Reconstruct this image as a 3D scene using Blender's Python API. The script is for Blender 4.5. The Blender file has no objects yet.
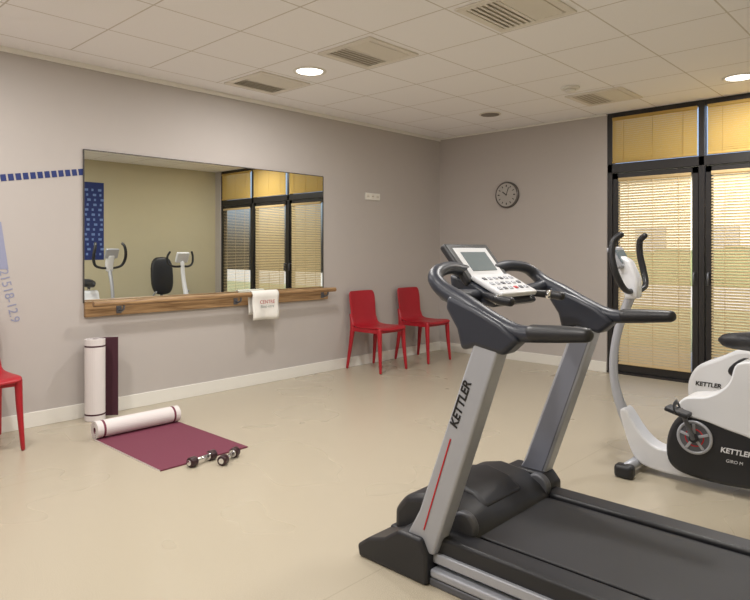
import bpy, bmesh, math, random
from mathutils import Vector, Matrix
random.seed(3)
scene = bpy.context.scene
COL = scene.collection
H = 2.60

# ------------------------------------------------------------------ materials
def mat(name, color, rough=0.5, metal=0.0, noise=0.0, nscale=40.0, bump=0.0, spec=0.5, emit=None, estr=0.0, coat=0.0):
    m = bpy.data.materials.new(name); m.use_nodes = True
    nt = m.node_tree; b = nt.nodes["Principled BSDF"]
    b.inputs["Base Color"].default_value = (*color, 1)
    b.inputs["Roughness"].default_value = rough
    b.inputs["Metallic"].default_value = metal
    b.inputs["Specular IOR Level"].default_value = spec
    b.inputs["Coat Weight"].default_value = coat
    if emit:
        b.inputs["Emission Color"].default_value = (*emit, 1)
        b.inputs["Emission Strength"].default_value = estr
    if noise > 0 or bump > 0:
        geo = nt.nodes.new("ShaderNodeNewGeometry")
        n = nt.nodes.new("ShaderNodeTexNoise"); n.inputs["Scale"].default_value = nscale
        n.inputs["Detail"].default_value = 4
        nt.links.new(geo.outputs["Position"], n.inputs["Vector"])
        if noise > 0:
            mx = nt.nodes.new("ShaderNodeMix"); mx.data_type = 'RGBA'
            mx.inputs[6].default_value = (*[c*(1-noise) for c in color], 1)
            mx.inputs[7].default_value = (*[min(1, c*(1+noise)) for c in color], 1)
            nt.links.new(n.outputs["Fac"], mx.inputs[0])
            nt.links.new(mx.outputs[2], b.inputs["Base Color"])
        if bump > 0:
            bp = nt.nodes.new("ShaderNodeBump"); bp.inputs["Strength"].default_value = bump
            bp.inputs["Distance"].default_value = 0.002
            nt.links.new(n.outputs["Fac"], bp.inputs["Height"])
            nt.links.new(bp.outputs["Normal"], b.inputs["Normal"])
    return m

def srgb(r, g, b):
    f = lambda c: (c/255/12.92) if c/255 <= 0.04045 else ((c/255+0.055)/1.055)**2.4
    return (f(r), f(g), f(b))

M_wall = mat("wall_paint_grey", srgb(186, 180, 177), 0.85, noise=0.015, nscale=8, bump=0.08, spec=0.2)
M_wall_r = mat("wall_paint_tan", srgb(192, 184, 158), 0.85, noise=0.015, nscale=8, spec=0.2)
M_white = mat("trim_white", srgb(230, 228, 222), 0.5)
M_frame = mat("window_frame_dark", srgb(32, 30, 31), 0.4)
M_red = mat("chair_red_plastic", srgb(168, 26, 40), 0.38, noise=0.03, nscale=20)
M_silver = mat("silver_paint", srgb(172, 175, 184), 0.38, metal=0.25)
M_silver_i = mat("silver_inner_darker", srgb(128, 132, 146), 0.42, metal=0.25)  # darker grey than the silver, for the uprights' inner faces
M_silver_d = mat("grey_paint_dark", srgb(95, 97, 104), 0.45, metal=0.2)
M_black = mat("black_plastic", srgb(34, 35, 40), 0.42, noise=0.05, nscale=200)
M_navy = mat("dark_slate_plastic", srgb(44, 48, 60), 0.38)
M_belt = mat("treadmill_belt_rubber", srgb(40, 40, 44), 0.55, noise=0.15, nscale=300, bump=0.2)
M_chrome = mat("chrome", (0.8, 0.8, 0.82), 0.12, metal=1.0)
M_pwhite = mat("white_plastic", srgb(222, 224, 230), 0.3)
M_redline = mat("red_accent", srgb(190, 20, 35), 0.4)
M_textblk = mat("lettering_black", srgb(15, 15, 18), 0.5)
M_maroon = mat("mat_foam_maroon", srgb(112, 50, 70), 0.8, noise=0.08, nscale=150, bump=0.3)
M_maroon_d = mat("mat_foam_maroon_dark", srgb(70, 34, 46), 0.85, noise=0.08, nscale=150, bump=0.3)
M_matwhite = mat("mat_foam_white", srgb(222, 216, 216), 0.75, noise=0.02, nscale=80)
M_towel = mat("towel_cotton", srgb(232, 230, 226), 0.95, noise=0.03, nscale=250, bump=0.6)
M_screen = mat("lcd_screen", srgb(118, 130, 136), 0.2)
M_grille = mat("diffuser_beige", srgb(226, 221, 212), 0.5)
M_dark = mat("diffuser_recess", srgb(205, 196, 180), 0.8)
M_hole = mat("socket_hole", srgb(60, 56, 52), 0.8)
M_lens = mat("lamp_lens", (1, 1, 1), 0.4, emit=(1, 0.95, 0.85), estr=6)
M_blue = mat("decal_blue", srgb(30, 48, 110), 0.6)
M_blue_l = mat("decal_pale_blue", srgb(146, 150, 178), 0.6)
M_clockface = mat("clock_face", srgb(172, 168, 164), 0.4)
M_mirror = mat("mirror_silver", (0.87, 0.89, 0.85), 0.0, metal=1.0)

def wood_mat():
    m = bpy.data.materials.new("oak_wood"); m.use_nodes = True
    nt = m.node_tree; b = nt.nodes["Principled BSDF"]; b.inputs["Roughness"].default_value = 0.42
    geo = nt.nodes.new("ShaderNodeNewGeometry")
    mp = nt.nodes.new("ShaderNodeMapping"); mp.inputs["Scale"].default_value = (12, 1.5, 26)
    n = nt.nodes.new("ShaderNodeTexNoise"); n.inputs["Scale"].default_value = 2.2; n.inputs["Detail"].default_value = 6
    n.inputs["Distortion"].default_value = 0.8
    r = nt.nodes.new("ShaderNodeValToRGB")
    r.color_ramp.elements[0].position = 0.32; r.color_ramp.elements[0].color = (*srgb(120, 90, 58), 1)
    r.color_ramp.elements[1].position = 0.68; r.color_ramp.elements[1].color = (*srgb(176, 142, 102), 1)
    nt.links.new(geo.outputs["Position"], mp.inputs["Vector"]); nt.links.new(mp.outputs[0], n.inputs["Vector"])
    nt.links.new(n.outputs["Fac"], r.inputs[0]); nt.links.new(r.outputs[0], b.inputs["Base Color"])
    return m
M_wood = wood_mat()

def N(nt, op, a, b=None, c=None):
    n = nt.nodes.new("ShaderNodeMath"); n.operation = op
    for i, v in enumerate((a, b, c)):
        if v is None: continue
        if isinstance(v, (int, float)): n.inputs[i].default_value = v
        else: nt.links.new(v, n.inputs[i])
    return n.outputs[0]

TILE = 0.578
def ceiling_mat():
    m = bpy.data.materials.new("ceiling_tiles"); m.use_nodes = True
    nt = m.node_tree; b = nt.nodes["Principled BSDF"]; b.inputs["Roughness"].default_value = 0.9
    b.inputs["Specular IOR Level"].default_value = 0.15
    geo = nt.nodes.new("ShaderNodeNewGeometry"); s = nt.nodes.new("ShaderNodeSeparateXYZ")
    nt.links.new(geo.outputs["Position"], s.inputs[0])
    lw = 0.010/TILE
    fx = N(nt, 'FRACT', N(nt, 'DIVIDE', N(nt, 'SUBTRACT', s.outputs[0], 0.265-0.005-TILE*4), TILE))
    fy = N(nt, 'FRACT', N(nt, 'DIVIDE', N(nt, 'SUBTRACT', s.outputs[1], -3.05+TILE/2-0.005-TILE*20), TILE))
    lx = N(nt, 'LESS_THAN', fx, lw); ly = N(nt, 'LESS_THAN', fy, lw)
    line = N(nt, 'MAXIMUM', lx, ly)
    inx = N(nt, 'GREATER_THAN', s.outputs[0], 0.255)
    line = N(nt, 'MULTIPLY', line, inx)
    no = nt.nodes.new("ShaderNodeTexNoise"); no.inputs["Scale"].default_value = 120; no.inputs["Detail"].default_value = 3
    nt.links.new(geo.outputs["Position"], no.inputs["Vector"])
    mx0 = nt.nodes.new("ShaderNodeMix"); mx0.data_type = 'RGBA'
    mx0.inputs[6].default_value = (*srgb(240, 239, 241), 1); mx0.inputs[7].default_value = (*srgb(249, 248, 250), 1)
    nt.links.new(no.outputs["Fac"], mx0.inputs[0])
    mx = nt.nodes.new("ShaderNodeMix"); mx.data_type = 'RGBA'
    nt.links.new(line, mx.inputs[0]); nt.links.new(mx0.outputs[2], mx.inputs[6])
    mx.inputs[7].default_value = (*srgb(206, 201, 194), 1)
    nt.links.new(mx.outputs[2], b.inputs["Base Color"])
    return m

def floor_mat():
    m = bpy.data.materials.new("vinyl_floor_beige"); m.use_nodes = True
    nt = m.node_tree; b = nt.nodes["Principled BSDF"]
    b.inputs["Specular IOR Level"].default_value = 0.5
    geo = nt.nodes.new("ShaderNodeNewGeometry"); s = nt.nodes.new("ShaderNodeSeparateXYZ")
    nt.links.new(geo.outputs["Position"], s.inputs[0])
    no = nt.nodes.new("ShaderNodeTexNoise"); no.inputs["Scale"].default_value = 330; no.inputs["Detail"].default_value = 2
    nt.links.new(geo.outputs["Position"], no.inputs["Vector"])
    r = nt.nodes.new("ShaderNodeValToRGB")
    r.color_ramp.elements[0].position = 0.38; r.color_ramp.elements[0].color = (*srgb(164, 154, 135), 1)
    r.color_ramp.elements[1].position = 0.62; r.color_ramp.elements[1].color = (*srgb(192, 183, 165), 1)
    nt.links.new(no.outputs["Fac"], r.inputs[0])
    n2 = nt.nodes.new("ShaderNodeTexNoise"); n2.inputs["Scale"].default_value = 1.2
    nt.links.new(geo.outputs["Position"], n2.inputs["Vector"])
    rr = N(nt, 'ADD', N(nt, 'MULTIPLY', n2.outputs["Fac"], 0.08), 0.24)
    nt.links.new(rr, b.inputs["Roughness"])
    d = N(nt, 'FRACT', N(nt, 'DIVIDE', N(nt, 'SUBTRACT', s.outputs[0], 1.09), 2.0))
    line = N(nt, 'LESS_THAN', d, 0.0015)
    mx = nt.nodes.new("ShaderNodeMix"); mx.data_type = 'RGBA'
    nt.links.new(line, mx.inputs[0]); nt.links.new(r.outputs[0], mx.inputs[6]); mx.inputs[7].default_value = (*srgb(154, 143, 122), 1)
    nt.links.new(mx.outputs[2], b.inputs["Base Color"])
    return m

def glass_mat():
    m = bpy.data.materials.new("window_glass"); m.use_nodes = True
    nt = m.node_tree; nt.nodes.clear()
    o = nt.nodes.new("ShaderNodeOutputMaterial"); t = nt.nodes.new("ShaderNodeBsdfTransparent")
    t.inputs[0].default_value = (0.93, 0.96, 0.95, 1)
    g = nt.nodes.new("ShaderNodeBsdfGlossy"); g.inputs["Roughness"].default_value = 0.02
    mx = nt.nodes.new("ShaderNodeMixShader"); mx.inputs[0].default_value = 0.06
    nt.links.new(t.outputs[0], mx.inputs[1]); nt.links.new(g.outputs[0], mx.inputs[2]); nt.links.new(mx.outputs[0], o.inputs[0])
    return m

def blind_mat(name, col, tr=0.45):
    m = bpy.data.materials.new(name); m.use_nodes = True
    nt = m.node_tree; nt.nodes.clear()
    o = nt.nodes.new("ShaderNodeOutputMaterial"); d = nt.nodes.new("ShaderNodeBsdfDiffuse"); d.inputs[0].default_value = (*col, 1)
    t = nt.nodes.new("ShaderNodeBsdfTranslucent"); t.inputs[0].default_value = (*col, 1)
    mx = nt.nodes.new("ShaderNodeMixShader"); mx.inputs[0].default_value = tr
    nt.links.new(d.outputs[0], mx.inputs[1]); nt.links.new(t.outputs[0], mx.inputs[2]); nt.links.new(mx.outputs[0], o.inputs[0])
    return m
M_blind = blind_mat("blind_slat_cream", srgb(236, 215, 172), 0.45)
M_blind_y = blind_mat("blind_slat_yellow", srgb(218, 188, 118), 0.45)
M_glass = glass_mat()

# ------------------------------------------------------------------ helpers
def link(ob, parent=None):
    COL.objects.link(ob)
    if parent is not None: ob.parent = parent
    return ob

def empty(name, loc=(0, 0, 0), rotz=0):
    e = bpy.data.objects.new(name, None); e.location = loc; e.rotation_euler = (0, 0, rotz)
    e.empty_display_size = 0.1
    COL.objects.link(e); return e

def mesh_obj(name, verts, faces, m, parent=None, smooth=False, mats=None, midx=None):
    me = bpy.data.meshes.new(name); me.from_pydata([tuple(v) for v in verts], [], faces); me.update()
    for mm in (mats or [m]): me.materials.append(mm)
    if midx:
        for p, i in zip(me.polygons, midx): p.material_index = i
    bm = bmesh.new(); bm.from_mesh(me); 
    if not midx: bmesh.ops.recalc_face_normals(bm, faces=bm.faces)
    bm.to_mesh(me); bm.free()
    if smooth:
        for p in me.polygons: p.use_smooth = True
    ob = bpy.data.objects.new(name, me); return link(ob, parent)

def bevel(ob, w, seg=3):
    md = ob.modifiers.new("bev", 'BEVEL'); md.width = w; md.segments = seg; md.limit_method = 'ANGLE'; md.angle_limit = math.radians(35)
    md.harden_normals = False
    for p in ob.data.polygons: p.use_smooth = True
    try:
        ob.data.set_sharp_from_angle(angle=math.radians(50))
    except Exception: pass
    return ob

def box(name, c, s, m, parent=None, bev=0.0, rot=None):
    hx, hy, hz = s[0]/2, s[1]/2, s[2]/2
    vs = [Vector((x, y, z)) for x in (-hx, hx) for y in (-hy, hy) for z in (-hz, hz)]
    if rot is not None:
        R = Matrix.Rotation(rot[2], 3, 'Z') @ Matrix.Rotation(rot[1], 3, 'Y') @ Matrix.Rotation(rot[0], 3, 'X')
        vs = [R @ v for v in vs]
    vs = [v + Vector(c) for v in vs]
    fs = [(0, 1, 3, 2), (4, 6, 7, 5), (0, 4, 5, 1), (2, 3, 7, 6), (0, 2, 6, 4), (1, 5, 7, 3)]
    ob = mesh_obj(name, vs, fs, m, parent)
    if bev > 0: bevel(ob, bev)
    return ob

def box2(name, lo, hi, m, parent=None, bev=0.0):
    return box(name, [(a+b)/2 for a, b in zip(lo, hi)], [b-a for a, b in zip(lo, hi)], m, parent, bev)

def cyl(name, p1, p2, r1, m, parent=None, r2=None, n=28, bev=0.0):
    p1, p2 = Vector(p1), Vector(p2); r2 = r1 if r2 is None else r2
    d = (p2-p1).normalized(); a = d.orthogonal().normalized(); b = d.cross(a)
    vs, fs = [], []
    for p, r in ((p1, r1), (p2, r2)):
        for i in range(n):
            t = 2*math.pi*i/n; vs.append(p + a*math.cos(t)*r + b*math.sin(t)*r)
    for i in range(n): j = (i+1) % n; fs.append((i, j, n+j, n+i))
    fs.append(tuple(range(n-1, -1, -1))); fs.append(tuple(range(n, 2*n)))
    ob = mesh_obj(name, vs, fs, m, parent)
    if bev > 0: bevel(ob, bev)
    else:
        for p in ob.data.polygons: p.use_smooth = len(p.vertices) == 4
    return ob

def catmull(pts, k=8, closed=False):
    P = [Vector(p) for p in pts]; n = len(P); out = []
    rng = range(n) if closed else range(n-1)
    for i in rng:
        if closed: p0, p1, p2, p3 = P[i-1], P[i], P[(i+1) % n], P[(i+2) % n]
        else: p0, p1, p2, p3 = P[max(i-1, 0)], P[i], P[i+1], P[min(i+2, n-1)]
        for j in range(k):
            t = j/k
            out.append(0.5*((2*p1)+(p2-p0)*t+(2*p0-5*p1+4*p2-p3)*t*t+(3*p1-p0-3*p2+p3)*t**3))
    if not closed: out.append(P[-1])
    return out

def sweep(name, pts, rads, m, parent=None, k=8, n=16, sq=(1, 1), up=None):
    if isinstance(rads, (int, float)): rads = [rads]*len(pts)
    C = catmull(pts, k); Rr = [v.x for v in catmull([(r, 0, 0) for r in rads], k)]
    vs, fs = [], []; prev = None
    for i, c in enumerate(C):
        d = (C[min(i+1, len(C)-1)] - C[max(i-1, 0)]).normalized()
        if prev is None:
            u = Vector(up) if up else Vector((0, 1, 0))
            if abs(u.dot(d)) > 0.95: u = Vector((0, 0, 1))
        else: u = prev
        a = (u - d*u.dot(d)).normalized(); prev = a; b = d.cross(a)
        for j in range(n):
            t = 2*math.pi*j/n; vs.append(c + a*math.cos(t)*Rr[i]*sq[0] + b*math.sin(t)*Rr[i]*sq[1])
    L = len(C)
    for i in range(L-1):
        for j in range(n):
            jj = (j+1) % n; fs.append((i*n+j, i*n+jj, (i+1)*n+jj, (i+1)*n+j))
    for e, base in ((0, 0), (L-1, (L-1)*n)):
        d = (C[0]-C[1]).normalized() if e == 0 else (C[-1]-C[-2]).normalized()
        r = Rr[e]; ring = [base+j for j in range(n)]; c = C[e]
        for s in (0.5, 0.85):
            off = len(vs)
            for j in range(n):
                q = vs[base+j]; vs.append(c + (q-c)*math.sqrt(1-s*s) + d*r*s*0.8)
            new = [off+j for j in range(n)]
            for j in range(n):
                jj = (j+1) % n; fs.append((ring[j], ring[jj], new[jj], new[j]))
            ring = new
        vs.append(c + d*r*0.85); t = len(vs)-1
        for j in range(n): fs.append((ring[j], ring[(j+1) % n], t))
    return mesh_obj(name, vs, fs, m, parent, smooth=True)

def prism(name, poly, y0, y1, m, parent=None, bev=0.01, smooth=0, seg=3):
    P = [(p[0], p[1]) for p in poly]
    if smooth: P = [(v.x, v.y) for v in catmull([(p[0], p[1], 0) for p in poly], smooth, True)]
    n = len(P); vs = [(x, y0, z) for x, z in P] + [(x, y1, z) for x, z in P]
    fs = [tuple(range(n)), tuple(range(2*n-1, n-1, -1))]
    for i in range(n): j = (i+1) % n; fs.append((i, j, n+j, n+i))
    ob = mesh_obj(name, vs, fs, m, parent)
    if bev > 0: bevel(ob, bev, seg)
    return ob

def text_on(name, s, size, origin, xd, yd, m, parent=None, bold=0.0, align='LEFT', sx=1.0, shear=0.0):
    cu = bpy.data.curves.new(name, 'FONT'); cu.body = s; cu.size = size; cu.extrude = 0.0006; cu.offset = bold
    cu.align_x = align; cu.align_y = 'CENTER'; cu.shear = shear
    cu.materials.append(m)
    ob = bpy.data.objects.new(name, cu)
    x = Vector(xd).normalized(); y = Vector(yd).normalized(); z = x.cross(y)
    M = Matrix(((x.x*sx, y.x, z.x, origin[0]), (x.y*sx, y.y, z.y, origin[1]), (x.z*sx, y.z, z.z, origin[2]), (0, 0, 0, 1)))
    link(ob, parent)
    if parent is not None: ob.matrix_parent_inverse = Matrix.Identity(4); ob.matrix_basis = parent.matrix_basis.inverted() @ M
    else: ob.matrix_basis = M
    return ob

# ------------------------------------------------------------------ room shell
XR, YF = 4.98, -7.6
WX0, WX1 = 2.10, 4.82
box2("floor", (-0.1, YF-0.1, -0.1), (XR+0.1, 0.14, 0), floor_mat())
box2("ceiling", (-0.1, YF-0.1, H), (XR+0.1, 0.14, H+0.1), ceiling_mat())
box2("wall_left", (-0.1, YF-0.1, 0), (0, 0.14, H), M_wall)
box2("wall_right", (XR, YF-0.1, 0), (XR+0.1, 0.14, H), M_wall_r)
box2("wall_front", (0, YF-0.1, 0), (XR, YF, H), M_wall)
box2("wall_back", (0, 0, 0), (WX0, 0.14, H), M_wall)
box2("wall_back_pier", (WX1, 0, 0), (XR, 0.14, H), M_wall)
BBH = 0.105
box2("baseboard_left", (0, YF, 0), (0.014, 0, BBH), M_white, bev=0.003)
box2("baseboard_back", (0.014, -0.014, 0), (WX0, 0, BBH), M_white, bev=0.003)
box2("baseboard_right", (XR-0.014, YF, 0), (XR, 0, BBH), M_white, bev=0.003)
box2("trim_1", (0, YF, H-0.035), (0.02, 0, H), M_white, bev=0.004)
box2("trim_2", (0.02, -0.016, H-0.02), (WX0, 0, H), M_white, bev=0.004)

# ------------------------------------------------------------------ window / doors
panels = [(2.10, 2.975), (2.975, 3.90), (3.90, 4.82)]
win = empty("window_1")
box2("head", (WX0, 0.02, H-0.05), (WX1, 0.09, H), M_frame, win, 0.003)
box2("transom_bar", (WX0, 0.015, 2.00), (WX1, 0.095, 2.09), M_frame, win, 0.004)
for i, x in enumerate((2.125, 2.975, 3.90, 4.795)):
    box2("mullion_%d" % (i+1), (x-0.025, 0.015, 0), (x+0.025, 0.095, H-0.02), M_frame, win, 0.003)
box2("sill", (WX0, 0.0, 0), (WX1, 0.14, 0.02), M_frame, win, 0.002)
for i, (a, b) in enumerate(panels):
    box2("glass_top_%d" % (i+1), (a+0.02, 0.056, 2.08), (b-0.02, 0.060, H-0.04), M_glass, win)
for i, (a, b) in enumerate(panels):
    d = empty("door_%d" % (i+1))
    a2, b2 = a+0.03+(0.02 if i == 0 else 0), b-0.03
    box2("stile_left", (a2, 0.03, 0.02), (a2+0.055, 0.08, 1.995), M_frame, d, 0.004)
    box2("stile_right", (b2-0.055, 0.03, 0.02), (b2, 0.08, 1.995), M_frame, d, 0.004)
    box2("rail_top", (a2, 0.03, 1.935), (b2, 0.08, 1.995), M_frame, d, 0.004)
    box2("rail_bottom", (a2, 0.03, 0.02), (b2, 0.08, 0.10), M_frame, d, 0.004)
    box2("glass", (a2+0.05, 0.056, 0.09), (b2-0.05, 0.060, 1.94), M_glass, d)
    if i < 2:
        sx = b2-0.03 if i == 0 else a2+0.03
        cyl("handle_stub", (sx, 0.03, 1.02), (sx, -0.02, 1.02), 0.007, M_silver_d, d)
        cyl("handle_lever", (sx, -0.018, 1.02), (sx, -0.018, 0.91), 0.008, M_silver_d, d)

def blind(name, x0, x1, z0, z1, m, pitch, depth, ang, y=0.012):
    e = empty(name)
    vs, fs = [], []
    z = z1-0.03; c, s = math.cos(ang)*depth/2, math.sin(ang)*depth/2
    while z > z0+0.02:
        o = len(vs)
        vs += [(x0, y-c, z-s), (x1, y-c, z-s), (x1, y, z+0.002), (x0, y, z+0.002), (x1, y+c, z+s), (x0, y+c, z+s)]
        fs += [(o, o+1, o+2, o+3), (o+3, o+2, o+4, o+5)]
        z -= pitch
    mesh_obj("slats", vs, fs, m, e, smooth=True)
    box2("headrail", (x0, y-0.014, z1-0.028), (x1, y+0.014, z1), m, e, 0.003)
    box2("bottom_rail", (x0, y-0.012, z0), (x1, y+0.012, z0+0.014), m, e, 0.003)
    for f in (0.15, 0.5, 0.85):
        xx = x0+(x1-x0)*f
        box2("ladder_cord_%d" % int(f*100), (xx-0.002, y-0.014, z0), (xx+0.002, y-0.012, z1), m, e)
    return e
for i, (a, b) in enumerate(panels):
    blind("venetian_blind", a+0.115-(0.03 if i else 0), b-0.09, 0.10, 1.945, M_blind, 0.026, 0.026, math.radians((52, 43, 14)[i]))
    blind("venetian_blind", a+0.055, b-0.035, 2.095, H-0.05, M_blind_y, 0.020, 0.025, math.radians(60))

# ------------------------------------------------------------------ outdoors
M_grass = mat("grass", srgb(150, 154, 118), 0.95, noise=0.25, nscale=6)
M_pave = mat("asphalt", srgb(185, 182, 176), 0.9, noise=0.08, nscale=20)
M_bld = mat("facade_render", srgb(216, 208, 190), 0.9, noise=0.04, nscale=3)
M_hedge = mat("hedge_leaves", srgb(112, 122, 88), 0.95, noise=0.4, nscale=12)
M_bay = mat("facade_windows", srgb(140, 142, 144), 0.4)
box2("lawn", (-30, 2.2, -0.12), (30, 9, -0.06), M_grass)
box2("terrace_paving", (-30, 0.14, -0.1), (30, 2.2, -0.04), M_pave)
box2("road", (-40, 9, -0.12), (40, 18, -0.07), M_pave)
vs, fs = [], []
nx = 60
for i in range(nx+1):
    x = -22 + i*44/nx
    for (yy, zz) in ((18.3, -0.1), (18.2, 0.6), (18.4, 1.1), (19.0, 1.25), (19.5, 1.0), (19.6, -0.1)):
        vs.append((x, yy+random.uniform(-.12, .12), zz+(random.uniform(-.12, .12) if zz > 0 else 0)))
for i in range(nx):
    for j in range(5): fs.append((i*6+j, i*6+j+1, (i+1)*6+j+1, (i+1)*6+j))
mesh_obj("hedge", vs, fs, M_hedge, None, True)
bl = empty("neighbour_building")
box2("facade", (-26, 24, -0.1), (26, 30, 4.6), M_bld, bl)
box2("roof", (-26.4, 23.6, 4.6), (26.4, 30.4, 4.85), M_silver_d, bl)
for k in range(-8, 9):
    box2("bay_%d" % (k+9), (k*3-0.7, 23.95, 0.9), (k*3+0.7, 24.02, 2.3), M_bay, bl, 0.01)

# ------------------------------------------------------------------ ceiling fittings
def downlight(x, y, power, lit=True):
    e = empty("ceiling_downlight")
    n = 40; vs, fs = [], []
    prof = [(0.128, H-0.0), (0.126, H-0.008), (0.108, H-0.010), (0.100, H-0.004)]
    for i in range(n):
        t = 2*math.pi*i/n
        for r, z in prof: vs.append((x+r*math.cos(t), y+r*math.sin(t), z))
    for i in range(n):
        j = (i+1) % n
        for k in range(3): fs.append((i*4+k, j*4+k, j*4+k+1, i*4+k+1))
    mesh_obj("trim_ring", vs, fs, M_white, e, True)
    cyl("lens", (x, y, H-0.001), (x, y, H-0.004), 0.101, M_lens, e)
    L = bpy.data.lights.new("lamp", 'AREA'); L.shape = 'DISK'; L.size = 0.19; L.energy = power; L.color = (1, 0.965, 0.92)
    o = bpy.data.objects.new("lamp", L); o.location = (x, y, H-0.012); link(o, e)
for (x, y, p) in ((1.07, -3.04, 25), (3.43, -0.60, 25), (3.45, -3.04, 25), (1.1, -5.4, 26), (3.45, -5.4, 26), (2.27, -6.9, 24), (2.27, -4.25, 23)):  # those past the first pair are unseen, added to light the room
    downlight(x, y, p)

def diffuser(x, y, s=0.50):
    e = empty("ceiling_air_diffuser"); h = s/2; z = H
    for nm, lo, hi in (("frame_a", (x-h, y-h, z-0.012), (x+h, y-h+0.045, z)), ("frame_b", (x-h, y+h-0.045, z-0.012), (x+h, y+h, z)),
                       ("frame_c", (x-h, y-h+0.045, z-0.012), (x-h+0.045, y+h-0.045, z)), ("frame_d", (x+h-0.045, y-h+0.045, z-0.012), (x+h, y+h-0.045, z))):
        box2(nm, lo, hi, M_grille, e, 0.003)
    box2("plenum", (x-h+0.04, y-h+0.04, z-0.003), (x+h-0.04, y+h-0.04, z-0.0005), M_dark, e)
    k = 0
    xx = x-h+0.065
    while xx < x+h-0.05:
        sgn = 1 if xx < x else -1
        box("louvre_%d" % k, (xx, y, z-0.009), (0.028, s-0.09, 0.003), M_grille, e, rot=(0, sgn*0.28, 0)); k += 1
        xx += 0.036
    box2("divider", (x-0.012, y-h+0.045, z-0.014), (x+0.012, y+h-0.045, z-0.002), M_grille, e, 0.002)
for (x, y) in ((0.554, -3.05), (1.70, -3.05), (2.865, -3.05), (2.38, -0.72)):
    diffuser(x, y, 0.50)
sd = empty("smoke_detector"); 
cyl("base", (2.31, -1.227, H), (2.31, -1.227, H-0.02), 0.075, M_white, sd, bev=0.004)
cyl("sensor", (2.31, -1.227, H-0.02), (2.31, -1.227, H-0.04), 0.045, M_white, sd, bev=0.008)
sp = empty("ceiling_speaker")
cyl("ring", (1.237, -0.79, H), (1.237, -0.79, H-0.008), 0.11, M_grille, sp, bev=0.003)
cyl("grille", (1.237, -0.79, H-0.008), (1.237, -0.79, H-0.011), 0.092, mat("speaker_mesh", srgb(130, 122, 114), 0.6), sp)

# ------------------------------------------------------------------ mirror + barre + towel
mr = empty("wall_mirror")
box2("glass", (0.002, -4.30, 0.84), (0.012, -1.945, 1.965), M_mirror, mr)
M_edge = mat("mirror_edge", srgb(70, 66, 62), 0.4)
box2("edge_top", (0.0, -4.306, 1.965), (0.014, -1.939, 1.972), M_edge, mr)
box2("edge_left", (0.0, -4.307, 0.84), (0.014, -4.30, 1.965), M_edge, mr)
box2("edge_right", (0.0, -1.945, 0.84), (0.014, -1.938, 1.965), M_edge, mr)
br = empty("ballet_barre")
box2("backboard", (0.0, -4.30, 0.735), (0.03, -1.89, 0.85), M_wood, br, 0.004)
cyl("rail", (0.115, -4.28, 0.835), (0.115, -1.87, 0.835), 0.021, M_wood, br, bev=0.004)
for i, y in enumerate((-4.05, -3.0, -1.97)):
    box2("bracket_plate_%d" % i, (0.03, y-0.02, 0.75), (0.036, y+0.02, 0.84), M_silver_d, br, 0.002)
    sweep("bracket_arm_%d" % i, [(0.036, y, 0.775), (0.08, y, 0.772), (0.112, y, 0.79), (0.115, y, 0.812)], 0.008, M_silver_d, br, k=5, n=10)
def towel():
    y0, y1 = -2.90, -2.61; prof = []
    for t in range(9): prof.append((0.145+0.006*math.sin(t*0.9), 0.61 + t*(0.835-0.61)/8))
    for t in range(1, 8):
        a = math.pi*t/8; prof.append((0.115+0.030*math.cos(a), 0.835+0.030*math.sin(a)))
    for t in range(7): prof.append((0.085-0.004*math.sin(t), 0.835-t*0.03))
    n = 14; vs, fs = [], []
    for i in range(n+1):
        f = i/n; y = y0+(y1-y0)*f
        for k, (x, z) in enumerate(prof):
            w = max(0, (0.83-z))*0.05*math.sin(f*9+0.6) if k < 9 else 0
            vs.append((x+w, y+(0.012*(0.835-z)/0.2*math.sin(f*3.0) if k < 9 else 0), z-(0.008*f if k == 0 else 0)))
    L = len(prof)
    for i in range(n):
        for k in range(L-1): fs.append((i*L+k, (i+1)*L+k, (i+1)*L+k+1, i*L+k+1))
    tw = empty("hand_towel")
    ob = mesh_obj("cloth", vs, fs, M_towel, tw, True)
    sl = ob.modifiers.new("s", 'SOLIDIFY'); sl.thickness = 0.006; sl.offset = 0
    mt = mat("thread", srgb(140, 148, 146), 0.8)
    text_on("embroidery", "CENTRE", 0.045, (0.163, -2.75, 0.765), (0, 1, 0), (0, 0, 1), mat("thread_red", srgb(170, 70, 66), 0.8), tw, align='CENTER')
    text_on("embroidery_small", "Bien-etre", 0.04, (0.163, -2.75, 0.725), (0, 1, 0), (0, 0, 1), mt, tw, align='CENTER')
towel()

sk = empty("wall_socket")
box2("plate", (0, -1.325, 1.775), (0.012, -1.095, 1.85), M_white, sk, 0.004)
for i in range(3):
    yy = -1.285+i*0.075
    cyl("well_%d" % i, (0.012, yy, 1.8125), (0.0135, yy, 1.8125), 0.024, M_grille, sk)
    for s in (-1, 1):
        cyl("pin_%d_%d" % (i, s), (0.0135, yy+s*0.009, 1.8125), (0.0142, yy+s*0.009, 1.8125), 0.004, M_hole, sk)

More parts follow.
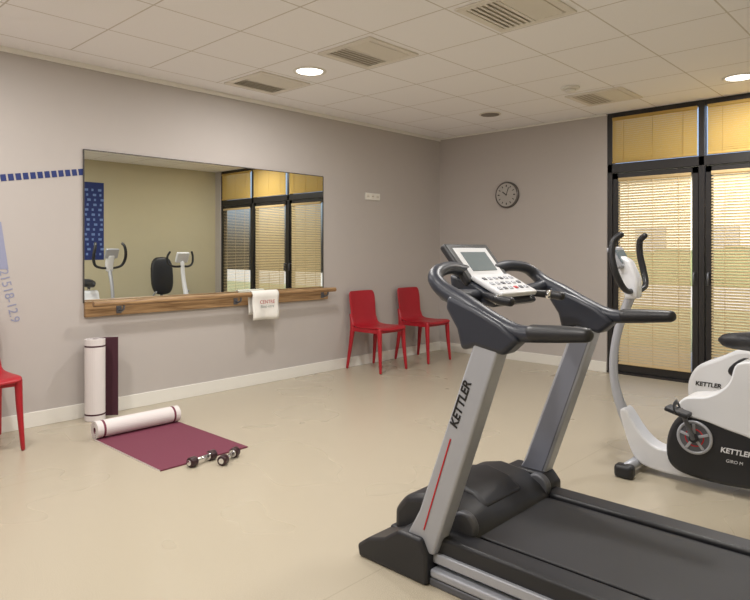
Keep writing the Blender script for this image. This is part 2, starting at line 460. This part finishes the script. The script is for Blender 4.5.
ck = empty("wall_clock"); cx, cz, cr = 0.965, 1.85, 0.148
cyl("case", (cx, 0, cz), (cx, -0.035, cz), cr, mat("clock_rim", srgb(100, 96, 94), 0.3, metal=0.6), ck, n=48, bev=0.008)
cyl("dial", (cx, -0.034, cz), (cx, -0.0365, cz), cr-0.018, M_clockface, ck, n=48)
for i in range(12):
    a = math.radians(30*i)
    r = 0.100
    box("tick_%d" % i, (cx+r*math.sin(a), -0.0375, cz+r*math.cos(a)), (0.008 if i % 3 else 0.012, 0.002, 0.024), M_textblk, ck, rot=(0, a, 0))
for nm, ang, l, w in (("hour_hand", 305, 0.06, 0.009), ("minute_hand", 20, 0.09, 0.006)):
    a = math.radians(ang)
    box(nm, (cx+l/2*math.sin(a), -0.040, cz+l/2*math.cos(a)), (w, 0.002, l), M_textblk, ck, rot=(0, a, 0))
cyl("hub", (cx, -0.036, cz), (cx, -0.043, cz), 0.008, M_textblk, ck)

dc = empty("wall_decal_stripe")
n = 14
for i in range(n):
    y = -4.925+i*0.0465; z = 1.693+0.165*(y+4.93)+0.008
    box("dash_%d" % i, (0.0015, y, z), (0.003, 0.034, 0.046), M_blue, dc, rot=(math.atan(0.165), 0, 0))
nd = empty("wall_decal_numerals")
a = math.radians(-78)
text_on("numerals", "21518-12.9", 0.082, (0.002, -4.835, 1.10), (0, math.cos(a), math.sin(a)), (0, -math.sin(a), math.cos(a)), M_blue_l, nd)
wd = mesh_obj("wall_decal_wedge", [(0.002, -5.05, 1.10), (0.002, -4.80, 1.10), (0.002, -4.845, 1.42), (0.002, -4.90, 1.42)], [(0, 1, 2, 3)], M_blue_l)
bp = empty("wall_decal_banner")
box2("field", (XR-0.004, -2.50, 1.08), (XR, -1.98, 2.26), M_blue, bp)
M_dw = mat("decal_white", srgb(110, 135, 190), 0.6)
for i in range(14):
    z = 1.15+i*0.075
    for j in range(5):
        yy = -2.45+j*0.1+0.02*math.sin(i*1.3)
        box2("dash_%d_%d" % (i, j), (XR-0.006, yy, z), (XR-0.003, yy+0.03+0.02*((i+j) % 2), z+0.035), M_dw, bp)

# ------------------------------------------------------------------ chairs
def chair(x, y, rz=0.0):
    e = empty("plastic_chair", (x, y, 0), rz)
    rows = [(0.225, 0.425, 0.180, 0), (0.215, 0.452, 0.198, 0), (0.12, 0.447, 0.203, 0), (0.0, 0.44, 0.203, 0), (-0.12, 0.442, 0.2, 0.0),
            (-0.185, 0.46, 0.192, 0.004), (-0.212, 0.52, 0.186, 0.010), (-0.228, 0.60, 0.188, 0.018), (-0.242, 0.69, 0.194, 0.022),
            (-0.252, 0.75, 0.194, 0.022), (-0.256, 0.785, 0.184, 0.02), (-0.258, 0.802, 0.162, 0.018)]
    n = 12; vs, fs = [], []
    for (px, pz, w, cv) in rows:
        for i in range(n+1):
            s = i/n*2-1
            seat_dip = -0.010*(1-s*s) if pz < 0.47 else 0
            vs.append((px+cv*(s*s), s*w, pz+seat_dip))
    for r in range(len(rows)-1):
        for i in range(n): fs.append((r*(n+1)+i, r*(n+1)+i+1, (r+1)*(n+1)+i+1, (r+1)*(n+1)+i))
    ob = mesh_obj("seat_shell", vs, fs, M_red, e, True)
    so = ob.modifiers.new("s", 'SOLIDIFY'); so.thickness = 0.016; so.offset = 0
    sb = ob.modifiers.new("ss", 'SUBSURF'); sb.levels = 1; sb.render_levels = 1
    k = 0
    for sy in (-1, 1):
        sweep("leg_front_%d" % k, [(0.185, sy*0.178, 0.43), (0.195, sy*0.183, 0.25), (0.215, sy*0.195, 0.012)], [0.028, 0.023, 0.015], M_red, e, k=4, n=12, sq=(0.8, 1))
        sweep("leg_back_%d" % k, [(-0.225, sy*0.175, 0.56), (-0.195, sy*0.177, 0.44), (-0.215, sy*0.185, 0.25), (-0.25, sy*0.20, 0.012)], [0.014, 0.028, 0.023, 0.015], M_red, e, k=4, n=12, sq=(0.8, 1))
        box("apron_side_%d" % k, (0.0, sy*0.182, 0.415), (0.37, 0.014, 0.045), M_red, e, 0.004); k += 1
    box("apron_front", (0.19, 0, 0.415), (0.014, 0.35, 0.04), M_red, e, 0.004)
    return e
chair(0.30, -1.44, 0.0)
chair(0.30, -0.68, 0.0)
chair(0.30, -5.07, 0.0)

# ------------------------------------------------------------------ exercise mats
def sheet(name, prof, th, q0, q1, stripes, to3, parent, inner):
    qs = sorted(set([q0, q1]+[s for st in stripes for s in st])); n = len(prof); vs, fs, mi = [], [], []
    def nrm(i):
        a = Vector(prof[max(i-1, 0)]); b = Vector(prof[min(i+1, n-1)]); d = (b-a).normalized(); return Vector((-d.y, d.x))
    for q in qs:
        for i in range(n):
            c = Vector(prof[i]); m_ = nrm(i)*th/2
            vs.append(to3(c+m_, q)); vs.append(to3(c-m_, q))
    W = 2*n
    for a in range(len(qs)-1):
        mid = (qs[a]+qs[a+1])/2; st = any(s[0] < mid < s[1] for s in stripes)
        for i in range(n-1):
            b0, b1 = a*W+2*i, (a+1)*W+2*i
            fs.append((b0, b0+2, b1+2, b1)); mi.append(0)
            fs.append((b0+1, b1+1, b1+3, b0+3)); mi.append(0 if st else 1)
        for i in (0, n-1):
            b0, b1 = a*W+2*i, (a+1)*W+2*i
            fs.append((b0, b1, b1+1, b0+1)); mi.append(0)
    for a in (0, len(qs)-1):
        for i in range(n-1):
            b = a*W+2*i; fs.append((b, b+1, b+3, b+2)); mi.append(1)
    return mesh_obj(name, vs, fs, None, parent, mats=[inner, M_matwhite], midx=mi)
ym = empty("exercise_mat")
cxr, R0 = 0.625, 0.062
prof = [(1.475-i*(1.475-cxr)/30, 0.0045) for i in range(31)]
N_ = 110
for i in range(1, N_+1):
    th = -math.pi/2 - i/N_*2*math.pi*3.9
    r = R0-0.0035 - 0.0105*(i/N_*3.9)
    prof.append((cxr+r*math.cos(th), 0.004+R0-0.003+r*math.sin(th)))
prof = prof[::-1]
sheet("foam_sheet", prof, 0.008, -4.485, -3.90, [(-4.445, -4.43), (-3.95, -3.935)], lambda c, q: (c.x, q, c.y), ym, M_maroon)
sm = empty("rolled_exercise_mat")
cx0, cy0 = 0.125, -4.268
prof = []
for i in range(150):
    f = i/149; th = math.pi + (1-f)*2*math.pi*5.0; r = 0.018+0.0105*f*5.0
    prof.append((cx0+r*math.cos(th), cy0+r*math.sin(th)))
lx_, ly_ = prof[-1]
for i in range(1, 13): prof.append((lx_+0.0005*i*i, ly_+0.0140*i))
prof = prof[::-1]
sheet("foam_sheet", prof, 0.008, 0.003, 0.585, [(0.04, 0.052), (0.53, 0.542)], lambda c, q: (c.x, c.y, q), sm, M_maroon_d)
M_db = mat("dumbbell_vinyl", srgb(52, 28, 34), 0.35)
def dumbbell(c, ang, z):
    e = empty("dumbbell", (c[0], c[1], z), ang)
    R = 0.029
    cyl("grip", (0, -0.06, R), (0, 0.06, R), 0.013, M_chrome, e)
    for s in (-1, 1):
        cyl("head_%d" % s, (0, s*0.048, R), (0, s*0.095, R), R, M_db, e, bev=0.008)
        cyl("cap_%d" % s, (0, s*0.093, R), (0, s*0.099, R), 0.016, M_chrome, e, bev=0.002)
        cyl("collar_%d" % s, (0, s*0.042, R), (0, s*0.049, R), 0.021, M_chrome, e)
dumbbell((1.523, -4.25), math.radians(10), 0.0)
dumbbell((1.600, -4.12), math.radians(29), 0.0)

# ------------------------------------------------------------------ treadmill
tm = empty("treadmill")
YN, YFAR, YC = -4.36, -3.60, -3.98
for nm, ya, yb in (("foot_near", -4.42, -4.27), ("foot_far", -3.69, -3.54)):
    prism(nm, [(2.955, 0.0), (2.945, 0.045), (3.00, 0.085), (3.09, 0.115), (3.16, 0.165), (3.27, 0.165), (3.30, 0.11), (3.30, 0.0)], ya, yb, M_black, tm, 0.012)
    if nm == "foot_far":
        prism(nm+"_collar", [(3.14, 0.10), (3.15, 0.20), (3.18, 0.235), (3.36, 0.235), (3.40, 0.19), (3.40, 0.10)], ya+0.02, yb-0.02, M_black, tm, 0.012)
prism("motor_hood", [(3.01, 0.06), (3.01, 0.165), (3.07, 0.235), (3.18, 0.262), (3.30, 0.250), (3.38, 0.205), (3.42, 0.165), (3.42, 0.06)], -4.27, -3.69, M_black, tm, 0.03, seg=5)
prism("hood_ridge", [(3.05, 0.20), (3.10, 0.262), (3.20, 0.284), (3.30, 0.266), (3.37, 0.215), (3.3, 0.19)], -4.12, -3.84, M_black, tm, 0.02, seg=5)
box2("front_cross_member", (2.99, -4.27, 0.02), (3.06, -3.69, 0.09), M_black, tm, 0.01)
box2("deck_board", (3.30, -4.33, 0.085), (4.70, -3.63, 0.150), M_black, tm, 0.006)
box2("belt", (3.36, -4.235, 0.148), (4.70, -3.725, 0.160), M_belt, tm, 0.005)
for nm, ya, yb in (("side_rail_near", -4.365, -4.262), ("side_rail_far", -3.698, -3.595)):
    box2(nm, (3.30, ya, 0.10), (4.74, yb, 0.170), M_black, tm, 0.012)
for nm, ya, yb in (("frame_near", -4.38, -4.33), ("frame_far", -3.63, -3.58)):
    box2(nm, (3.30, ya, 0.075), (4.72, yb, 0.112), M_silver, tm, 0.006)
for nm, ya, yb in (("base_beam_near", -4.40, -4.345), ("base_beam_far", -3.615, -3.56)):
    box2(nm, (3.30, ya, 0.0), (4.68, yb, 0.028), M_silver_d, tm, 0.006)
    box2("lift_"+nm, (3.302, ya, 0.030), (4.60, yb, 0.060), M_silver, tm, 0.008)
for nm, ya, yb in (("end_cap_near", -4.385, -4.255), ("end_cap_far", -3.705, -3.575)):
    box2(nm, (4.66, ya, 0.06), (4.79, yb, 0.178), M_black, tm, 0.02)
cyl("rear_roller", (4.72, -4.25, 0.125), (4.72, -3.71, 0.125), 0.033, M_belt, tm)
for yy, nm in ((-4.27, "pivot_near"), (-3.69, "pivot_far")):
    s = 1 if yy < YC else -1
    cyl(nm, (3.36, yy-s*0.01, 0.19), (3.36, yy+s*0.03, 0.19), 0.055, M_silver_d, tm, bev=0.01)
for nm, yc, sg in (("upright_near", YN, 1), ("upright_far", YFAR, -1)):
    prism(nm, [(3.165, 0.11), (3.315, 0.11), (3.385, 0.30), (3.505, 0.64), (3.605, 0.93), (3.50, 0.93), (3.385, 0.62), (3.25, 0.26)], yc-0.038, yc+0.038, M_silver, tm, 0.010)
    prism(nm+"_inner_face", [(3.190, 0.16), (3.318, 0.16), (3.372, 0.30), (3.492, 0.64), (3.590, 0.92), (3.514, 0.92), (3.398, 0.62), (3.265, 0.27)], yc+sg*0.030, yc+sg*0.042, M_silver_i, tm, 0.003)  # thin plate in the darker grey over the inner face
    prism(nm+"_gusset", [(3.44, 0.875), (3.50, 0.895), (3.61, 0.875), (3.67, 0.93), (3.60, 0.985), (3.50, 1.03), (3.38, 1.07), (3.37, 1.02), (3.42, 0.95)], yc-0.044, yc+0.044, M_navy, tm, 0.018, seg=4)
text_on("lettering", "KETTLER", 0.046, (3.408, YN-0.0395, 0.60), (0.345, 0, 0.94), (-0.94, 0, 0.345), M_textblk, tm, bold=0.0012, shear=0.15)
box("red_stripe", (3.335, YN-0.0395, 0.375), (0.005, 0.002, 0.38), M_redline, tm, rot=(0, 0.325, 0))
for s, yc in ((-1, YN), (1, YFAR)):
    nm = "arm_near" if s < 0 else "arm_far"
    sweep(nm, [(3.87, yc, 0.966), (3.76, yc, 0.958), (3.65, yc, 0.952), (3.55, yc, 0.982), (3.43, yc, 1.04), (3.34, yc, 1.082), (3.29, yc-s*0.01, 1.122),
               (3.27, yc-s*0.06, 1.150), (3.25, yc-s*0.16, 1.160), (3.235, YC+s*0.12, 1.148), (3.23, YC, 1.143)],
          [0.024, 0.028, 0.032, 0.037, 0.037, 0.034, 0.030, 0.027, 0.026, 0.028, 0.03], M_navy, tm, k=7, n=18, sq=(1.0, 0.9))
    sweep("grip_"+nm, [(3.885, yc, 0.967), (3.80, yc, 0.962), (3.70, yc, 0.955)], [0.025, 0.030, 0.033], M_black, tm, k=5, n=18, sq=(1, 0.92))
    sweep("pulse_bar_"+nm, [(3.34, YC+s*0.13, 1.055), (3.40, YC+s*0.165, 1.048), (3.45, YC+s*0.20, 1.043), (3.51, YC+s*0.20, 1.038)], [0.015, 0.015, 0.017, 0.018], M_black, tm, k=6, n=14)
    cyl("pulse_ring_"+nm, (3.445, YC+s*0.196, 1.0435), (3.465, YC+s*0.200, 1.0425), 0.0185, M_chrome, tm)
    sweep("console_strut_"+nm, [(3.34, yc-s*0.01, 1.07), (3.33, yc-s*0.09, 1.055), (3.32, YC+s*0.13, 1.045)], [0.03, 0.028, 0.03], M_navy, tm, k=5, n=14)
prism("console_base", [(3.20, 1.06), (3.19, 1.13), (3.28, 1.11), (3.41, 1.045), (3.43, 1.02), (3.40, 1.005), (3.30, 1.02)], YC-0.15, YC+0.15, M_navy, tm, 0.012)
def tilted(name, cx_, cz_, lx, ly, th, ang, m, bev=0.004, dy=0.0):
    return box(name, (cx_, YC+dy, cz_), (lx, ly, th), m, tm, bev, rot=(0, ang, 0))
A1 = math.radians(50); A2 = math.radians(26)
dcx, dcz = 3.222, 1.170
tilted("display_housing", dcx, dcz, 0.205, 0.320, 0.034, A1, M_black, 0.012)
nx_, nz_ = math.sin(A1), math.cos(A1)
tilted("display_bezel", dcx+nx_*0.0165, dcz+nz_*0.0165, 0.150, 0.245, 0.005, A1, M_pwhite, 0.002)
tilted("display_lcd", dcx+nx_*0.020, dcz+nz_*0.020, 0.100, 0.180, 0.002, A1, M_screen, 0)
mx_, mz_ = math.sin(A2), math.cos(A2)
tilted("keypad_panel", 3.360, 1.086, 0.160, 0.275, 0.022, A2, M_pwhite, 0.008)
for r in range(3):
    for c in range(6):
        o = (r-1)*0.040
        mm = M_redline if (r == 2 and c == 3) else M_silver if (c+r) % 3 else M_silver_d
        tilted("key_%d_%d" % (r, c), 3.360+mx_*0.0125+math.cos(A2)*o, 1.086+mz_*0.0125-math.sin(A2)*o, 0.017, 0.022, 0.004, A2, mm, 0.002, dy=(c-2.5)*0.040)

# ------------------------------------------------------------------ upright exercise bike
eb = empty("exercise_bike"); Y0 = -2.62
cyl("stabilizer_front", (3.39, Y0-0.19, 0.045), (3.39, Y0+0.19, 0.045), 0.028, M_silver, eb)
cyl("stabilizer_rear", (4.40, Y0-0.24, 0.045), (4.40, Y0+0.24, 0.045), 0.028, M_silver, eb)
for x in (3.39, 4.40):
    for s in (-1, 1):
        w = 0.19 if x < 4 else 0.24
        box("end_cap_%d_%d" % (int(x*10), s), (x, Y0+s*w, 0.036), (0.10, 0.07, 0.072), M_black, eb, 0.02)
sweep("main_frame_stem", [(4.38, Y0, 0.06), (4.05, Y0, 0.075), (3.72, Y0, 0.075), (3.54, Y0, 0.085), (3.42, Y0, 0.13), (3.335, Y0, 0.25), (3.27, Y0, 0.41), (3.25, Y0, 0.58), (3.28, Y0, 0.78), (3.355, Y0, 0.985)],
      [0.03, 0.035, 0.05, 0.055, 0.050, 0.036, 0.027, 0.024, 0.024, 0.028], M_silver, eb, k=8, n=18, sq=(0.9, 1))
prism("front_fairing", [(3.355, 0.155), (3.40, 0.07), (3.48, 0.035), (3.66, 0.03), (3.74, 0.06), (3.70, 0.15), (3.60, 0.155), (3.50, 0.16), (3.42, 0.22), (3.34, 0.33), (3.31, 0.31)], Y0-0.06, Y0+0.06, M_pwhite, eb, 0.014, smooth=4)
prism("drive_housing", [(3.585, 0.10), (3.575, 0.24), (3.64, 0.36), (3.78, 0.41), (4.0, 0.40), (4.15, 0.27), (4.17, 0.10), (3.95, 0.05), (3.70, 0.05)], Y0-0.095, Y0+0.095, M_black, eb, 0.022, smooth=6)
prism("upper_cover", [(3.63, 0.375), (3.66, 0.455), (3.78, 0.485), (3.87, 0.56), (3.91, 0.665), (4.01, 0.665), (4.05, 0.50), (4.18, 0.32), (4.24, 0.14), (4.20, 0.12), (4.10, 0.22), (3.98, 0.30), (3.86, 0.33), (3.76, 0.355)], Y0-0.102, Y0+0.102, M_pwhite, eb, 0.02, smooth=5)
text_on("lettering", "KETTLER", 0.036, (3.835, Y0-0.099, 0.225), (1, 0, 0), (0, 0, 1), M_pwhite, eb, bold=0.001, shear=0.15)
text_on("lettering_small", "GIRO M", 0.022, (3.86, Y0-0.099, 0.175), (1, 0, 0), (0, 0, 1), M_pwhite, eb, shear=0.15)
wx, wz = 3.715, 0.262
def ring(name, x, y, z, ro, ri, th, m, parent, n=40):
    vs, fs = [], []
    for i in range(n):
        t = 2*math.pi*i/n; c, s = math.cos(t), math.sin(t)
        vs += [(x+ro*c, y, z+ro*s), (x+ri*c, y, z+ri*s), (x+ri*c, y-th, z+ri*s), (x+ro*c, y-th, z+ro*s)]
    for i in range(n):
        j = (i+1) % n
        for k in range(4): kk = (k+1) % 4; fs.append((i*4+k, j*4+k, j*4+kk, i*4+kk))
    return mesh_obj(name, vs, fs, m, parent, True)
for s in (-1, 1):
    yb = Y0+s*0.095
    if s < 0:
        ring("crank_ring", wx, yb+0.002, wz, 0.086, 0.072, 0.012, M_silver, eb)
        cyl("crank_disc", (wx, yb, wz), (wx, yb-0.007, wz), 0.072, M_silver_d, eb, n=40)
        ring("crank_ring_red", wx, yb-0.004, wz, 0.046, 0.041, 0.006, M_redline, eb)
        for k in range(5):
            t = math.radians(72*k+20)
            box("spoke_%d" % k, (wx+0.04*math.cos(t), yb-0.010, wz+0.04*math.sin(t)), (0.06, 0.006, 0.014), M_silver, eb, 0.002, rot=(0, -t, 0))
    cyl("hub_%d" % s, (wx, yb, wz), (wx, yb+s*0.035, wz), 0.022, M_black, eb, bev=0.004)
    ex, ez = wx+s*0.055, wz+(0.14 if s < 0 else -0.135)
    sweep("crank_arm_%d" % s, [(wx, yb+s*0.028, wz), ((wx+ex)/2, yb+s*0.034, (wz+ez)/2), (ex, yb+s*0.036, ez)], [0.014, 0.012, 0.012], M_silver_d, eb, k=3, n=10)
    box("pedal_%d" % s, (ex, yb+s*0.085, ez), (0.115, 0.085, 0.024), M_black, eb, 0.008, rot=(0, 0.25, 0))
    sweep("pedal_strap_%d" % s, [(ex, yb+s*0.045, ez), (ex-0.01, yb+s*0.055, ez+0.035), (ex-0.01, yb+s*0.085, ez+0.045), (ex-0.01, yb+s*0.12, ez+0.03), (ex, yb+s*0.127, ez)], 0.006, M_black, eb, k=5, n=8, sq=(2.2, 0.6))
cyl("seat_post", (3.965, Y0, 0.62), (3.985, Y0, 0.745), 0.021, M_chrome, eb)
def saddle(name, xn, xt, y, z, m, parent):
    n = 14; rows = 14; vs, fs = [], []
    for r in range(rows+1):
        f = r/rows; x = xn+(xt-xn)*f
        w = 0.026+0.095*(1/(1+math.exp(-10*(f-0.52)))); w *= math.sqrt(max(0.02, 1-(abs(f-0.5)*2)**8))
        h = 0.036+0.026*f
        h *= math.sqrt(max(0.05, 1-(abs(f-0.5)*2)**6))
        for i in range(n):
            t = 2*math.pi*i/n; vs.append((x, y+w*math.cos(t), z+h*math.sin(t)+0.02*f*f))
    for r in range(rows):
        for i in range(n): j = (i+1) % n; fs.append((r*n+i, r*n+j, (r+1)*n+j, (r+1)*n+i))
    fs.append(tuple(range(n))); fs.append(tuple(range(rows*n, rows*n+n)))
    return mesh_obj(name, vs, fs, m, parent, True)
saddle("saddle", 3.80, 4.10, Y0, 0.765, M_black, eb)
prism("head_cover", [(3.33, 0.95), (3.31, 1.05), (3.275, 1.15), (3.30, 1.20), (3.355, 1.17), (3.40, 1.07), (3.40, 0.96)], Y0-0.04, Y0+0.04, M_pwhite, eb, 0.014)
box("computer", (3.285, Y0, 1.185), (0.035, 0.17, 0.135), M_silver, eb, 0.012, rot=(0, -0.5, 0))
box("computer_screen", (3.303, Y0, 1.195), (0.004, 0.12, 0.08), M_screen, eb, 0, rot=(0, -0.5, 0))
for s in (-1, 1):
    sweep("handlebar_%d" % s, [(3.36, Y0+s*0.02, 1.00), (3.37, Y0+s*0.09, 1.00), (3.37, Y0+s*0.17, 1.03), (3.345, Y0+s*0.205, 1.11), (3.325, Y0+s*0.205, 1.20), (3.33, Y0+s*0.19, 1.28), (3.365, Y0+s*0.175, 1.315)],
          [0.015, 0.015, 0.017, 0.019, 0.019, 0.018, 0.017], M_black, eb, k=8, n=14)

# ------------------------------------------------------------------ recumbent bike behind
rb = empty("recumbent_exercise_bike"); Y1 = -1.30
for x in (3.40, 4.50):
    cyl("stabilizer_%d" % int(x*10), (x, Y1-0.24, 0.04), (x, Y1+0.24, 0.04), 0.027, M_silver, rb)
    for s in (-1, 1): box("end_cap_%d_%d" % (int(x*10), s), (x, Y1+s*0.24, 0.035), (0.09, 0.06, 0.07), M_black, rb, 0.018)
prism("drive_housing", [(3.31, 0.10), (3.28, 0.26), (3.34, 0.40), (3.48, 0.48), (3.62, 0.55), (3.74, 0.52), (3.80, 0.32), (3.78, 0.14), (3.66, 0.05), (3.42, 0.045)], Y1-0.10, Y1+0.10, M_pwhite, rb, 0.025, smooth=6)
prism("lower_cover", [(3.34, 0.08), (3.36, 0.17), (3.48, 0.22), (3.66, 0.23), (3.84, 0.20), (3.90, 0.08), (3.66, 0.04), (3.44, 0.04)], Y1-0.108, Y1+0.108, M_black, rb, 0.015, smooth=5)
prism("cover_accent", [(3.54, 0.40), (3.64, 0.50), (3.75, 0.46), (3.80, 0.30), (3.72, 0.28), (3.62, 0.33)], Y1-0.106, Y1+0.106, M_black, rb, 0.01, smooth=4)
text_on("lettering", "KETTLER", 0.042, (3.335, Y1-0.104, 0.285), (1, 0, 0.0), (0, 0, 1), M_textblk, rb, bold=0.001, shear=0.15)
sweep("main_beam", [(3.40, Y1, 0.07), (3.9, Y1, 0.10), (4.2, Y1, 0.16), (4.50, Y1, 0.07)], 0.035, M_silver, rb, k=6)
sweep("console_post", [(3.70, Y1, 0.48), (3.78, Y1, 0.70), (3.83, Y1, 0.90), (3.84, Y1, 1.04)], [0.04, 0.032, 0.03, 0.03], M_pwhite, rb, k=6)
box("computer", (3.845, Y1, 1.12), (0.05, 0.20, 0.16), M_pwhite, rb, 0.015, rot=(0, -0.4, 0))
box("computer_screen", (3.870, Y1, 1.13), (0.004, 0.13, 0.09), M_screen, rb, 0, rot=(0, -0.4, 0))
for s in (-1, 1):
    sweep("handlebar_%d" % s, [(3.84, Y1, 0.99), (3.87, Y1+s*0.12, 0.985), (3.90, Y1+s*0.20, 1.03), (3.90, Y1+s*0.21, 1.13), (3.88, Y1+s*0.18, 1.20)], 0.016, M_black, rb, k=6, n=12)
    sweep("seat_handle_%d" % s, [(4.26, Y1, 0.42), (4.26, Y1+s*0.24, 0.42), (4.20, Y1+s*0.27, 0.55), (4.12, Y1+s*0.27, 0.60)], 0.014, M_silver, rb, k=6, n=10)
sweep("crank_near", [(3.70, Y1-0.105, 0.24), (3.80, Y1-0.14, 0.16)], 0.012, M_silver_d, rb, k=3, n=10)
box("pedal_near", (3.80, Y1-0.19, 0.15), (0.11, 0.08, 0.024), M_black, rb, 0.008)
sweep("crank_far", [(3.70, Y1+0.105, 0.24), (3.60, Y1+0.14, 0.32)], 0.012, M_silver_d, rb, k=3, n=10)
box("pedal_far", (3.60, Y1+0.19, 0.33), (0.11, 0.08, 0.024), M_black, rb, 0.008)
sweep("seat_support", [(4.22, Y1, 0.14), (4.26, Y1, 0.42)], 0.035, M_silver_d, rb, k=3)
box("seat_cushion", (4.22, Y1, 0.46), (0.34, 0.36, 0.08), M_black, rb, 0.035)
def backrest():
    n = 24; vs = []; P = []
    for i in range(n):
        t = 2*math.pi*i/n; c, s = math.cos(t), math.sin(t)
        P.append((0.18*math.copysign(abs(c)**0.6, c), 0.29*math.copysign(abs(s)**0.7, s)))
    for off, sc in ((-0.03, 0.9), (-0.015, 1.0), (0.02, 1.0), (0.035, 0.88)):
        for (yy, zz) in P: vs.append((4.42+off+0.18*(zz*sc+0.29)*0.5, Y1+yy*sc, 0.83+zz*sc))
    fs = [tuple(range(n)), tuple(range(3*n, 4*n))]
    for r in range(3):
        for i in range(n): j = (i+1) % n; fs.append((r*n+i, r*n+j, (r+1)*n+j, (r+1)*n+i))
    mesh_obj("backrest", vs, fs, M_black, rb, True)
backrest()
sweep("back_support", [(4.26, Y1, 0.42), (4.44, Y1, 0.46), (4.49, Y1, 0.75)], 0.022, M_silver_d, rb, k=5)

# ------------------------------------------------------------------ world
w = bpy.data.worlds.new("sky"); scene.world = w; w.use_nodes = True
nt = w.node_tree; bg = nt.nodes["Background"]
sky = nt.nodes.new("ShaderNodeTexSky"); sky.sky_type = 'NISHITA'; sky.sun_disc = False
sky.sun_elevation = math.radians(35); sky.sun_rotation = math.radians(200); sky.dust_density = 6; sky.air_density = 0.4
nt.links.new(sky.outputs[0], bg.inputs[0]); bg.inputs[1].default_value = 0.5

# ------------------------------------------------------------------ camera
cam = bpy.data.cameras.new("camera"); co = bpy.data.objects.new("camera", cam); link(co)
co.location = (4.74, -6.23, 1.23); co.rotation_euler = (math.radians(90), 0, math.radians(43.1))
cam.sensor_width = 36; cam.lens = 36*632/750; cam.shift_y = -50/750; cam.clip_start = 0.02
scene.camera = co
scene.view_settings.view_transform = 'Standard'
scene.view_settings.look = 'None'
